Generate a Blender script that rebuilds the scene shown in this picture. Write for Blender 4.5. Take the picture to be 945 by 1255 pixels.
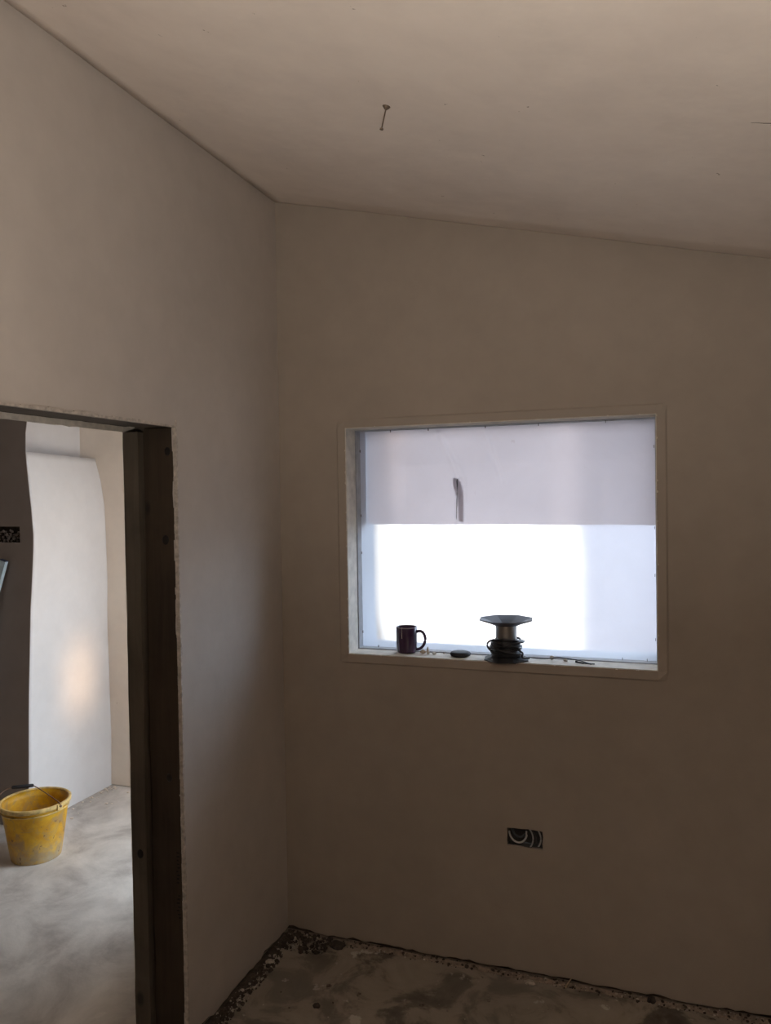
import bpy, bmesh, math, random
from mathutils import Vector, Matrix, noise

for o in list(bpy.data.objects): bpy.data.objects.remove(o)
S = bpy.context.scene
COL = S.collection
rnd = random.Random(7)

# ------------------------------------------------------------------ camera, world, sun, exposure
CAM = Vector((1.44418683, -2.82534379, 1.75))
R = Matrix(((0.9428730, 0.0077695, 0.3330617), (0.3327857, 0.0249223, -0.9426731), (-0.0156248, 0.9996592, 0.0209130)))
cd = bpy.data.cameras.new('camera')
cam = bpy.data.objects.new('camera', cd); COL.objects.link(cam)
cam.matrix_world = Matrix.Translation(CAM) @ R.to_4x4()
cd.sensor_fit = 'HORIZONTAL'; cd.sensor_width = 36.0; cd.lens = 36.0 * 964.5 / 945.0
cd.clip_start = 0.02
S.camera = cam

w = bpy.data.worlds.new('sky'); S.world = w; w.use_nodes = True
bg = w.node_tree.nodes['Background']
bg.inputs['Color'].default_value = (0.70, 0.85, 1.0, 1)
bg.inputs['Strength'].default_value = 8.5

sd = bpy.data.lights.new('sun', 'SUN'); sd.energy = 24.0; sd.angle = math.radians(1.0); sd.color = (1.0, 0.91, 0.80)
sun = bpy.data.objects.new('sun', sd); COL.objects.link(sun)
sun.rotation_euler = Vector((-0.62, 0.25, -0.60)).to_track_quat('-Z', 'Y').to_euler()

def portal(name, loc, size, direction):
    d = bpy.data.lights.new(name, 'AREA'); d.shape = 'RECTANGLE'; d.size, d.size_y = size
    d.cycles.is_portal = True
    o = bpy.data.objects.new(name, d); COL.objects.link(o); o.location = loc
    o.rotation_euler = Vector(direction).to_track_quat('-Z', 'Z').to_euler()
    return o
portal('side_opening_portal', (3.2, -4.05, 0.72), (0.3, 1.4), (-1, 0, 0))
portal('hall_opening_portal', (-0.12, 0.715, 1.06), (0.80, 2.06), (-1, 0, 0))

S.view_settings.view_transform = 'Standard'
S.view_settings.look = 'None'
S.view_settings.exposure = 0.0
S.view_settings.gamma = 1.0
S.view_settings.use_curve_mapping = False
S.cycles.max_bounces = 16
S.cycles.diffuse_bounces = 10
S.cycles.transmission_bounces = 10
S.cycles.use_denoising = True
S.cycles.sample_clamp_indirect = 6.0

# ------------------------------------------------------------------ materials
def new_mat(name):
    m = bpy.data.materials.new(name); m.use_nodes = True
    nt = m.node_tree; b = nt.nodes['Principled BSDF']
    return m, nt, b

def coords(nt, scale=(1, 1, 1)):
    tc = nt.nodes.new('ShaderNodeTexCoord'); mp = nt.nodes.new('ShaderNodeMapping')
    mp.inputs['Scale'].default_value = scale
    nt.links.new(tc.outputs['Object'], mp.inputs['Vector'])
    return mp.outputs['Vector']

def nz(nt, vec, scale, detail=5, rough=0.55, dist=0.0):
    n = nt.nodes.new('ShaderNodeTexNoise')
    n.inputs['Scale'].default_value = scale; n.inputs['Detail'].default_value = detail
    n.inputs['Roughness'].default_value = rough; n.inputs['Distortion'].default_value = dist
    nt.links.new(vec, n.inputs['Vector'])
    return n.outputs['Fac']

def ramp(nt, fac, stops):
    r = nt.nodes.new('ShaderNodeValToRGB')
    e = r.color_ramp.elements
    while len(e) < len(stops): e.new(0.5)
    for i, (p, c) in enumerate(stops):
        e[i].position = p; e[i].color = (c[0], c[1], c[2], 1)
    nt.links.new(fac, r.inputs['Fac'])
    return r.outputs['Color']

def mixc(nt, fac, a, b, mode='MIX'):
    m = nt.nodes.new('ShaderNodeMix'); m.data_type = 'RGBA'; m.blend_type = mode
    for sock, v in ((m.inputs[0], fac), (m.inputs[6], a), (m.inputs[7], b)):
        if hasattr(v, 'is_linked'): nt.links.new(v, sock)
        elif isinstance(v, (int, float)): sock.default_value = v
        else: sock.default_value = (v[0], v[1], v[2], 1)
    return m.outputs[2]

def bump(nt, b, h, strength, dist, prev=None):
    n = nt.nodes.new('ShaderNodeBump')
    n.inputs['Strength'].default_value = strength; n.inputs['Distance'].default_value = dist
    nt.links.new(h, n.inputs['Height'])
    if prev is not None: nt.links.new(prev, n.inputs['Normal'])
    nt.links.new(n.outputs['Normal'], b.inputs['Normal'])
    return n.outputs['Normal']

def plaster(name, c1, c2, rough=0.75, spots=None, bs=0.25, big=1.1):
    m, nt, b = new_mat(name)
    v = coords(nt)
    n1 = nz(nt, v, big, 6, 0.6, 0.4)
    col = ramp(nt, n1, [(0.32, c1), (0.68, c2)])
    vs = coords(nt, (1, 1, 1))
    n2 = nz(nt, vs, 9, 5, 0.6)
    col = mixc(nt, 0.16, col, ramp(nt, n2, [(0.3, [x * 0.78 for x in c1]), (0.7, [min(1, x * 1.15) for x in c2])]))
    if spots:
        n3 = nz(nt, v, spots[0], 3, 0.6)
        f = ramp(nt, n3, [(spots[1], (0, 0, 0)), (spots[1] + 0.03, (1, 1, 1))])
        col = mixc(nt, f, col, spots[2])
    nt.links.new(col, b.inputs['Base Color'])
    b.inputs['Roughness'].default_value = rough
    p = bump(nt, b, nz(nt, v, 3.0, 4), bs, 0.02)
    bump(nt, b, nz(nt, v, 60, 5, 0.6), bs * 0.5, 0.0015, p)
    return m

def simple(name, c, rough=0.6, metal=0.0, var=0.25, scale=30, bs=0.2, bd=0.001):
    m, nt, b = new_mat(name)
    v = coords(nt)
    n = nz(nt, v, scale, 5)
    nt.links.new(ramp(nt, n, [(0.3, [x * (1 - var) for x in c]), (0.7, [min(1, x * (1 + var)) for x in c])]), b.inputs['Base Color'])
    b.inputs['Roughness'].default_value = rough; b.inputs['Metallic'].default_value = metal
    if bs: bump(nt, b, n, bs, bd)
    return m

M = {}
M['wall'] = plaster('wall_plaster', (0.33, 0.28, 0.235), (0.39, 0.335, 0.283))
M['wall_lit'] = plaster('lit_wall_plaster', (0.47, 0.425, 0.385), (0.55, 0.50, 0.455))  # the left wall's brighter light is put into a paler plaster colour
M['unseen_wall'] = simple('dark_unseen_wall', (0.14, 0.115, 0.095), 0.95, var=0.3, scale=6, bs=0.4, bd=0.01)  # unseen walls darkened to cut the bounced light
M['ceiling'] = plaster('ceiling_plaster', (0.66, 0.58, 0.52), (0.74, 0.66, 0.59), spots=(34, 0.735, (0.28, 0.22, 0.17)), bs=0.35, big=1.6)
M['hall_white'] = plaster('white_painted_plaster', (0.65, 0.63, 0.63), (0.69, 0.67, 0.67), rough=0.38, bs=0.15)
M['hall_beige'] = plaster('beige_dry_plaster', (0.72, 0.62, 0.53), (0.78, 0.69, 0.59), spots=(3.5, 0.66, (0.50, 0.42, 0.34)))
M['hall_dark'] = plaster('brown_shaded_plaster', (0.26, 0.215, 0.195), (0.31, 0.26, 0.235))  # shade on the hall block's near face, put into a darker brown
M['bead'] = simple('pale_skim_edge', (0.66, 0.60, 0.52), 0.8, var=0.18, scale=45)
M['skim'] = simple('rough_skim_edge', (0.47, 0.42, 0.37), 0.9, var=0.3, scale=70, bs=0.6, bd=0.003)
M['reveal'] = simple('lit_reveal_plaster', (0.66, 0.62, 0.55), 0.8, var=0.15, scale=25)  # window glow on the reveal put into a lighter colour
M['core'] = simple('dark_wall_core', (0.075, 0.06, 0.048), 0.95, var=0.5, scale=25, bs=0.6, bd=0.01)
M['mortar'] = simple('floor_edge_mortar', (0.24, 0.19, 0.15), 0.95, var=0.4, scale=60, bs=0.8, bd=0.004)
M['rubble_pale'] = simple('pale_plaster_crumbs', (0.42, 0.37, 0.31), 0.95, var=0.35, scale=80)
M['rubble_dark'] = simple('dark_mortar_crumbs', (0.05, 0.038, 0.03), 0.95, var=0.5, scale=80)
M['black_metal'] = simple('galvanised_box', (0.10, 0.10, 0.10), 0.45, 0.8, scale=20)
M['cable_grey'] = simple('grey_cable_sheath', (0.52, 0.52, 0.53), 0.5, var=0.1)
M['cable_black'] = simple('black_cable_sheath', (0.022, 0.022, 0.026), 0.45, var=0.2)
M['knot'] = simple('dark_resin_knot', (0.008, 0.005, 0.003), 0.8)
M['lead_blue'] = simple('dull_blue_grey_conductor', (0.10, 0.12, 0.14), 0.5)
M['steel'] = simple('dull_nail_steel', (0.16, 0.12, 0.09), 0.5, 0.6, scale=90)
M['staple_pale'] = simple('off_white_string', (0.55, 0.52, 0.50), 0.9)
M['staple'] = simple('staple_steel', (0.12, 0.10, 0.09), 0.45, 0.7)
M['black_plastic'] = simple('black_plastic', (0.018, 0.018, 0.021), 0.7, var=0.3)
M['reel_flange'] = simple('grey_violet_plastic', (0.055, 0.048, 0.062), 0.6, var=0.2, scale=12)
M['reel_drum'] = simple('brushed_metal_drum', (0.42, 0.40, 0.38), 0.32, 0.75, var=0.15, scale=8)
M['splinter'] = simple('raw_wood_splinter', (0.42, 0.33, 0.22), 0.85)
M['blue_level'] = simple('pale_blue_paint', (0.55, 0.70, 0.80), 0.4, var=0.1)
M['dark_blue'] = simple('navy_edge', (0.03, 0.05, 0.12), 0.4, var=0.1)
M['ext_white'] = simple('white_render', (0.80, 0.80, 0.80), 0.9, var=0.04, scale=5, bs=0.1)
M['ext_dimming'] = simple('dimming_grey', (0.15, 0.16, 0.19), 0.9, var=0.06, scale=4, bs=0.1)
M['ext_ground'] = simple('gravel_ground', (0.12, 0.12, 0.12), 0.95, var=0.3, scale=12, bs=0.3, bd=0.02)
M['ext_grey'] = simple('grey_roof_sheet', (0.30, 0.30, 0.32), 0.7, var=0.1, scale=6)
M['ext_reveal'] = plaster('outer_reveal_render', (0.36, 0.38, 0.42), (0.42, 0.44, 0.48))
M['frame_wood'] = simple('weathered_frame_wood', (0.42, 0.43, 0.46), 0.75, var=0.2, scale=14)

def wood(name, c1, c2, knot=None):
    m, nt, b = new_mat(name)
    v = coords(nt, (22, 22, 1.3))
    n = nz(nt, v, 2.2, 6, 0.62, 0.8)
    v2 = coords(nt, (1, 1, 0.6))
    n2 = nz(nt, v2, 5.5, 4, 0.6, 0.4)
    col = mixc(nt, 0.45, ramp(nt, n, [(0.35, c1), (0.65, c2)]), ramp(nt, n2, [(0.38, [x * 0.6 for x in c1]), (0.62, c2)]))
    vo = nt.nodes.new('ShaderNodeTexVoronoi'); vo.inputs['Scale'].default_value = 4.2
    nt.links.new(coords(nt, (1.8, 1.8, 1)), vo.inputs['Vector'])
    f = ramp(nt, vo.outputs['Distance'], [(0.06, (1, 1, 1)), (0.13, (0, 0, 0))])
    col = mixc(nt, f, col, [x * 0.3 for x in c1])
    nt.links.new(col, b.inputs['Base Color']); b.inputs['Roughness'].default_value = 0.82
    bump(nt, b, n, 0.5, 0.002)
    return m
M['timber'] = wood('rough_sawn_timber', (0.030, 0.018, 0.010), (0.055, 0.037, 0.022))
M['timber_pale'] = wood('rough_sawn_timber_paler', (0.085, 0.068, 0.050), (0.12, 0.096, 0.072))

def floor_mat():
    m, nt, b = new_mat('splashed_concrete')
    v = coords(nt)
    n1 = nz(nt, v, 5.2, 8, 0.62, 0.6)
    col = ramp(nt, n1, [(0.36, (0.075, 0.060, 0.046)), (0.46, (0.12, 0.098, 0.078)), (0.54, (0.29, 0.25, 0.20)), (0.7, (0.36, 0.31, 0.25))])
    n2 = nz(nt, v, 1.6, 6, 0.6, 0.5)
    col = mixc(nt, ramp(nt, n2, [(0.42, (0, 0, 0)), (0.62, (0.5, 0.5, 0.5))]), col, (0.26, 0.23, 0.19))
    n3 = nz(nt, v, 13, 3, 0.5, 0.3)
    col = mixc(nt, ramp(nt, n3, [(0.69, (0, 0, 0)), (0.73, (1, 1, 1))]), col, (0.07, 0.045, 0.035))
    n4 = nz(nt, v, 8.5, 5, 0.6, 0.2)
    col = mixc(nt, ramp(nt, n4, [(0.63, (0, 0, 0)), (0.67, (0.9, 0.9, 0.9))]), col, (0.50, 0.46, 0.40))
    # the hall side of the slab is coloured paler
    sx = nt.nodes.new('ShaderNodeSeparateXYZ'); nt.links.new(v, sx.inputs[0])
    mr = nt.nodes.new('ShaderNodeMapRange'); mr.inputs[1].default_value = 0.05; mr.inputs[2].default_value = -0.45
    nt.links.new(sx.outputs['X'], mr.inputs[0])
    n5 = nz(nt, v, 3.0, 7, 0.62, 0.5)
    col2 = ramp(nt, n5, [(0.35, (0.38, 0.34, 0.31)), (0.5, (0.56, 0.52, 0.48)), (0.68, (0.72, 0.67, 0.62))])
    col = mixc(nt, mr.outputs[0], col, col2)
    # the unseen floor behind the camera is made pale to bounce light upwards
    my = nt.nodes.new('ShaderNodeMapRange'); my.inputs[1].default_value = -1.3; my.inputs[2].default_value = -2.1
    nt.links.new(sx.outputs['Y'], my.inputs[0])
    col = mixc(nt, my.outputs[0], col, (0.62, 0.58, 0.53))
    nt.links.new(col, b.inputs['Base Color'])
    b.inputs['Roughness'].default_value = 0.8
    p = bump(nt, b, n1, 0.4, 0.006)
    bump(nt, b, nz(nt, v, 70, 5), 0.4, 0.002, p)
    return m
M['floor'] = floor_mat()

def bucket_mat():
    m, nt, b = new_mat('dirty_yellow_plastic')
    v = coords(nt)
    n1 = nz(nt, v, 9, 6, 0.65, 0.4)
    col = ramp(nt, n1, [(0.35, (0.48, 0.22, 0.005)), (0.6, (0.70, 0.39, 0.010))])
    n2 = nz(nt, v, 14, 6, 0.7, 0.6)
    col = mixc(nt, ramp(nt, n2, [(0.47, (0, 0, 0)), (0.62, (0.85, 0.85, 0.85))]), col, (0.36, 0.23, 0.10))
    sx = nt.nodes.new('ShaderNodeSeparateXYZ'); nt.links.new(v, sx.inputs[0])
    mr = nt.nodes.new('ShaderNodeMapRange'); mr.inputs[1].default_value = 0.13; mr.inputs[2].default_value = 0.0
    nt.links.new(sx.outputs['Z'], mr.inputs[0])
    mm = nt.nodes.new('ShaderNodeMath'); mm.operation = 'MULTIPLY'
    nt.links.new(mr.outputs[0], mm.inputs[0])
    n3 = nz(nt, v, 22, 5, 0.7)
    nt.links.new(ramp(nt, n3, [(0.3, (0.1, 0.1, 0.1)), (0.65, (0.95, 0.95, 0.95))]), mm.inputs[1])
    col = mixc(nt, mm.outputs[0], col, (0.40, 0.34, 0.24))
    n4 = nz(nt, v, 30, 4, 0.6)
    col = mixc(nt, ramp(nt, n4, [(0.64, (0, 0, 0)), (0.67, (0.8, 0.8, 0.8))]), col, (0.18, 0.10, 0.05))
    nt.links.new(col, b.inputs['Base Color'])
    b.inputs['Roughness'].default_value = 0.5
    b.inputs['Subsurface Weight'].default_value = 0.0
    bump(nt, b, n3, 0.25, 0.001)
    return m
M['bucket'] = bucket_mat()
M['bucket_rim'] = simple('dusty_yellow_rim', (0.62, 0.43, 0.16), 0.6, var=0.3, scale=40)
M['wire'] = simple('rusty_wire', (0.20, 0.12, 0.08), 0.6, 0.5, scale=90)

def mug_mat():
    m, nt, b = new_mat('plum_glazed_ceramic')
    v = coords(nt)
    nt.links.new(ramp(nt, nz(nt, v, 20, 3), [(0.3, (0.045, 0.022, 0.055)), (0.7, (0.065, 0.032, 0.08))]), b.inputs['Base Color'])
    b.inputs['Roughness'].default_value = 0.16; b.inputs['Coat Weight'].default_value = 0.4
    return m
M['mug'] = mug_mat()
M['mug_rim'] = simple('worn_grey_rim_glaze', (0.30, 0.26, 0.30), 0.3, var=0.3, scale=60)

def sheet_mat(name, tint, clear, smudges):
    """milky polythene: part of the light is scattered, part passes through blurred"""
    m = bpy.data.materials.new(name); m.use_nodes = True
    nt = m.node_tree; nt.nodes.clear()
    out = nt.nodes.new('ShaderNodeOutputMaterial')
    tr = nt.nodes.new('ShaderNodeBsdfTranslucent'); rf = nt.nodes.new('ShaderNodeBsdfRefraction')
    df = nt.nodes.new('ShaderNodeBsdfDiffuse')
    m1 = nt.nodes.new('ShaderNodeMixShader'); m2 = nt.nodes.new('ShaderNodeMixShader')
    v = coords(nt)
    n = nz(nt, v, 4.0, 6, 0.6, 0.6)
    col = ramp(nt, n, [(0.35, [x * 0.95 for x in tint]), (0.65, tint)])
    if smudges:
        n2 = nz(nt, coords(nt, (1, 1, 0.7)), 16, 4, 0.6)
        col = mixc(nt, ramp(nt, n2, [(0.70, (0, 0, 0)), (0.76, (0.35, 0.35, 0.35))]), col, (0.45, 0.40, 0.38))
    nt.links.new(col, tr.inputs['Color']); nt.links.new(col, rf.inputs['Color'])
    df.inputs['Color'].default_value = (tint[0], tint[1], tint[2], 1)
    rf.inputs['Roughness'].default_value = 0.42; rf.inputs['IOR'].default_value = 1.15
    m1.inputs[0].default_value = clear
    nt.links.new(tr.outputs[0], m1.inputs[1]); nt.links.new(rf.outputs[0], m1.inputs[2])
    m2.inputs[0].default_value = 0.12
    nt.links.new(m1.outputs[0], m2.inputs[1]); nt.links.new(df.outputs[0], m2.inputs[2])
    nt.links.new(m2.outputs[0], out.inputs['Surface'])
    return m
M['sheet'] = sheet_mat('milky_polythene', (0.74, 0.74, 0.78), 0.93, True)
M['sheet_outer'] = sheet_mat('aged_polythene', (0.36, 0.315, 0.315), 0.18, False)

# ------------------------------------------------------------------ helpers
def obj(name, bm, mat, parent=None, smooth=False, loc=None):
    me = bpy.data.meshes.new(name)
    bmesh.ops.recalc_face_normals(bm, faces=bm.faces)
    bm.to_mesh(me); bm.free()
    for m in (mat if isinstance(mat, (list, tuple)) else [mat]): me.materials.append(m)
    if smooth:
        for p in me.polygons: p.use_smooth = True
    o = bpy.data.objects.new(name, me); COL.objects.link(o)
    if parent: o.parent = parent
    if loc is not None: o.location = loc
    return o

def thing(name, label, cat, loc=(0, 0, 0), group=None, rz=0):
    o = bpy.data.objects.new(name, None); COL.objects.link(o)
    o.location = loc; o.rotation_euler = (0, 0, rz); o.empty_display_size = 0.05
    o['label'] = label; o['category'] = cat
    if group: o['group'] = group
    return o

def tag(o, label, cat, group=None):
    o['label'] = label; o['category'] = cat
    if group: o['group'] = group
    return o

def struct(o):
    o['kind'] = 'structure'; return o

def bx(bm, lo, hi, bevel=0.0):
    r = bmesh.ops.create_cube(bm, size=1.0)
    for v in r['verts']:
        for k in range(3): v.co[k] = lo[k] + (v.co[k] + 0.5) * (hi[k] - lo[k])
    if bevel:
        es = {e for v in r['verts'] for e in v.link_edges}
        bmesh.ops.bevel(bm, geom=list(es), offset=bevel, segments=2, affect='EDGES')

def tube(bm, pts, r, seg=8, closed=False):
    pts = [Vector(p) for p in pts]; n = len(pts); rings = []
    up = Vector((0, 0, 1))
    for i, p in enumerate(pts):
        t = (pts[min(i + 1, n - 1)] - pts[max(i - 1, 0)]) if not closed else (pts[(i + 1) % n] - pts[i - 1])
        t.normalize()
        a = t.cross(up)
        if a.length < 0.1: a = t.cross(Vector((1, 0, 0)))
        a.normalize(); b = t.cross(a)
        rr = r[i] if isinstance(r, (list, tuple)) else r
        rings.append([bm.verts.new(p + rr * (math.cos(k * 2 * math.pi / seg) * a + math.sin(k * 2 * math.pi / seg) * b)) for k in range(seg)])
    rng = range(n if closed else n - 1)
    for i in rng:
        A, B = rings[i], rings[(i + 1) % n]
        for k in range(seg):
            bm.faces.new((A[k], A[(k + 1) % seg], B[(k + 1) % seg], B[k]))
    if not closed:
        bm.faces.new(rings[0]); bm.faces.new(rings[-1][::-1])

def catmull(ps, sub=8):
    ps = [Vector(p) for p in ps]; out = []
    for i in range(len(ps) - 1):
        p0, p1, p2, p3 = ps[max(i - 1, 0)], ps[i], ps[i + 1], ps[min(i + 2, len(ps) - 1)]
        for k in range(sub):
            t = k / sub
            out.append(0.5 * ((2 * p1) + (p2 - p0) * t + (2 * p0 - 5 * p1 + 4 * p2 - p3) * t * t + (3 * p1 - p0 - 3 * p2 + p3) * t ** 3))
    return out + [ps[-1]]

def lathe(bm, prof, seg=48, center=(0, 0)):
    rings = []
    for r, z in prof:
        if r < 1e-5: rings.append([bm.verts.new((center[0], center[1], z))])
        else: rings.append([bm.verts.new((center[0] + r * math.cos(a * 2 * math.pi / seg), center[1] + r * math.sin(a * 2 * math.pi / seg), z)) for a in range(seg)])
    for A, B in zip(rings, rings[1:]):
        for k in range(seg):
            if len(A) == 1 and len(B) == 1: continue
            if len(A) == 1: bm.faces.new((A[0], B[(k + 1) % seg], B[k]))
            elif len(B) == 1: bm.faces.new((A[k], A[(k + 1) % seg], B[0]))
            else: bm.faces.new((A[k], A[(k + 1) % seg], B[(k + 1) % seg], B[k]))

def rock(bm, c, s, flat=0.6, r=None):
    r = r or rnd
    q = bmesh.ops.create_icosphere(bm, subdivisions=1, radius=1.0)
    rot = Matrix.Rotation(r.random() * 6.28, 3, 'Z')
    sx, sy = s * r.uniform(0.7, 1.3), s * r.uniform(0.6, 1.0); sz = s * flat * r.uniform(0.7, 1.2)
    for v in q['verts']:
        p = v.co * r.uniform(0.72, 1.15)
        v.co = rot @ Vector((p.x * sx, p.y * sy, p.z * sz)) + Vector(c)

def steps(a, b, d, marks=()):
    pts = sorted({round(a, 5), round(b, 5)} | {round(m, 5) for m in marks if a < m < b}); out = []
    for p, q in zip(pts, pts[1:]):
        n = max(1, round((q - p) / d)); out += [p + (q - p) * i / n for i in range(n)]
    return out + [pts[-1]]

def slab(us, vs, holes, d0, d1, place, jit=None, topf=None, wav=None):
    """A plaster slab on a grid in (u,v); holes are rectangles; place(u,v,d) gives the point."""
    bm = bmesh.new(); nu, nv = len(us), len(vs)
    def solid(i, j):
        if not (0 <= i < nu - 1 and 0 <= j < nv - 1): return False
        u, v = (us[i] + us[i + 1]) / 2, (vs[j] + vs[j + 1]) / 2
        return not any(a < u < b and c < v < e for a, b, c, e in holes)
    fv, bv = {}, {}
    def vert(i, j, back):
        D = bv if back else fv
        if (i, j) in D: return D[i, j]
        u, v = us[i], vs[j]
        if topf and j == nv - 1: v = topf(u)
        cells = [solid(i - 1, j - 1), solid(i, j - 1), solid(i - 1, j), solid(i, j)]
        if jit and not all(cells):
            du, dv = jit(u, v, cells); u += du; v += dv
        d = d1 if back else d0 + (wav(u, v) if wav else 0)
        D[i, j] = bm.verts.new(place(u, v, d)); return D[i, j]
    for i in range(nu - 1):
        for j in range(nv - 1):
            if not solid(i, j): continue
            f = [vert(i, j, 0), vert(i + 1, j, 0), vert(i + 1, j + 1, 0), vert(i, j + 1, 0)]
            g = [vert(i, j, 1), vert(i + 1, j, 1), vert(i + 1, j + 1, 1), vert(i, j + 1, 1)]
            bm.faces.new(f); bm.faces.new(g[::-1])
            for (di, dj), (a, b) in (((0, -1), (0, 1)), ((1, 0), (1, 2)), ((0, 1), (2, 3)), ((-1, 0), (3, 0))):
                if not solid(i + di, j + dj): bm.faces.new((f[b], f[a], g[a], g[b]))
    return bm

def N(x, y, z=0.0): return noise.noise(Vector((x, y, z)))

# ------------------------------------------------------------------ geometry constants
CZ0, CS = 2.920, 0.2387                       # ceiling height at the left wall, fall per metre to the right
def ceil_z(x): return CZ0 - CS * x
WIN = (0.283, 1.424, 1.135, 2.014)            # window opening x0 x1 z0 z1
SOCK = (0.896, 1.025, 0.466, 0.533)
DOOR = (-1.52, -0.707, -1.0, 1.976)           # door opening y0 y1 z0 z1
XR, YB = 3.2, -4.4                            # right wall, rear wall
XT = -0.2                                     # hall face of the left wall

# ------------------------------------------------------------------ floor and outside ground
bm = bmesh.new(); bx(bm, (-3.2, -4.7, -0.12), (3.5, 1.4, 0.0))
struct(obj('floor', bm, M['floor']))
bm = bmesh.new(); bx(bm, (-25, -25, -0.4), (25, 25, -0.13))
struct(obj('ground', bm, M['ext_ground']))

# ------------------------------------------------------------------ back wall
def jit_back(u, v, cells):
    if v < 0.1 : return (0, 0.014 + 0.010 * N(u * 9, 1.3) + 0.009 * N(u * 41, 7.7))
    if SOCK[0] - .02 < u < SOCK[1] + .02 and v < 0.6: return (0.003 * N(u * 60, v * 60), 0.003 * N(v * 70, u * 55))
    if WIN[0] - .02 < u < WIN[1] + .02 and 1.0 < v < 2.1:
        k = 0.0016 * N(u * 30, v * 30, 4)
        return (k, 0.0016 * N(u * 33, v * 22, 9))
    return (0, 0)
def wav_back(u, v):
    # the corner bead stands slightly proud around the opening
    dx = max(WIN[0] - u, u - WIN[1], 0); dz = max(WIN[2] - v, v - WIN[3], 0); d = math.hypot(dx, dz)
    p = -0.0045 if 0.026 < d < 0.030 else 0
    return p + 0.004 * N(u * 1.3, v * 1.3, 2.0)
us = steps(0, XR, 0.025, (WIN[0], WIN[1], WIN[0] - .028, WIN[1] + .028, WIN[0] - .034, WIN[1] + .034, SOCK[0], SOCK[1]))
vs = steps(0, 2.5, 0.025, (WIN[2], WIN[3], WIN[2] - .028, WIN[2] - .034, WIN[3] + .028, WIN[3] + .034, SOCK[2], SOCK[3]))
vs = [v for v in vs if v < 2.12] + [2.15]
holes = [WIN, SOCK]
bm = slab(us, vs, holes, 0.0, 0.014, lambda u, v, d: (u, d, v), jit_back, lambda u: ceil_z(u) + 0.05, wav_back)
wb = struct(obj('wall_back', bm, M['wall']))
cu = [XT, SOCK[0] - .004, SOCK[1] + .004, WIN[0], WIN[1], XR]
bm = slab(sorted(cu), [0, SOCK[2] - .004, SOCK[3] + .004, WIN[2], WIN[3], 2.15],
          [WIN, (SOCK[0] - .004, SOCK[1] + .004, SOCK[2] - .004, SOCK[3] + .004)], 0.016, 0.30,
          lambda u, v, d: (u, d, v), None, lambda u: ceil_z(u) + 0.06)
obj('wall_core', bm, M['core'], wb)

# ------------------------------------------------------------------ left wall with the doorway
def jit_left(u, v, cells):
    if v < 0.1: return (0, 0.014 + 0.012 * N(u * 9, 3.3) + 0.012 * N(u * 38, 5.7))
    if DOOR[0] - .02 < u < DOOR[1] + .03 and v < 2.05:
        return (0.004 * N(v * 11, 5.2) + 0.0035 * N(v * 55, 1.1) + (0.003 if v < 1.2 else 0), 0.0025 * N(u * 35, 8.1))
    return (0, 0)
def wav_left(u, v): return 0.005 * N(u * 1.1, v * 1.2, 11.0)
usl = steps(YB, 0.012, 0.03, (DOOR[0], DOOR[1]))
vsl = steps(0, CZ0 + 0.03, 0.03, (DOOR[3],)); 
bm = slab(usl, vsl, [DOOR], 0.0, -0.014, lambda u, v, d: (d, u, v), jit_left, None, wav_left)
wl = struct(obj('wall_left', bm, M['wall_lit']))
bm = slab([YB, DOOR[0] - .045, DOOR[1] + .045, 0.02, 0.0201], [0, DOOR[3] + .035, CZ0 + 0.06], [(DOOR[0] - .045, DOOR[1] + .045, -1, DOOR[3] + .035)], -0.016, XT + 0.014,
          lambda u, v, d: (d, u, v))
obj('wall_core', bm, M['core'], wl)
def jit_hall(u, v, cells):
    if DOOR[0] - .02 < u < DOOR[1] + .03 and v < 2.05 and v > .03: return (0.003 * N(v * 25, 2.2), 0.003 * N(u * 30, 3.1))
    return (0, 0)
HD = (DOOR[0], DOOR[1] + 0.002, -1, DOOR[3] - 0.008)
bm = slab(steps(YB, 0.30, 0.03, (HD[0], HD[1])), steps(0, 2.9, 0.03, (HD[3],)), [HD], XT - 0.002, XT + 0.006, lambda u, v, d: (d, u, v), jit_hall)
obj('hall_plaster', bm, M['bead'], wl)

# pale skim lip around the opening
bm = bmesh.new()
y0 = DOOR[1]
for k in range(66):
    z = 0.02 + k * 0.03
    wdt = 0.004 + 0.005 * N(z * 14, 2.0) + 0.003 * N(z * 50, 3.0)
    bx(bm, (-0.010, y0 - 0.002 + 0.003 * N(z * 40, 1), z), (0.0035 + 0.001 * N(z * 20, 4), y0 + max(0.003, wdt), z + 0.030))
for k in range(27):
    y = DOOR[0] + k * 0.03
    h = 0.006 + 0.005 * N(y * 16, 2.5)
    bx(bm, (-0.010, y, DOOR[3] - 0.002), (0.003, y + 0.03, DOOR[3] + max(0.004, h)))
obj('skim_edge', bm, M['skim'], wl)

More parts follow.
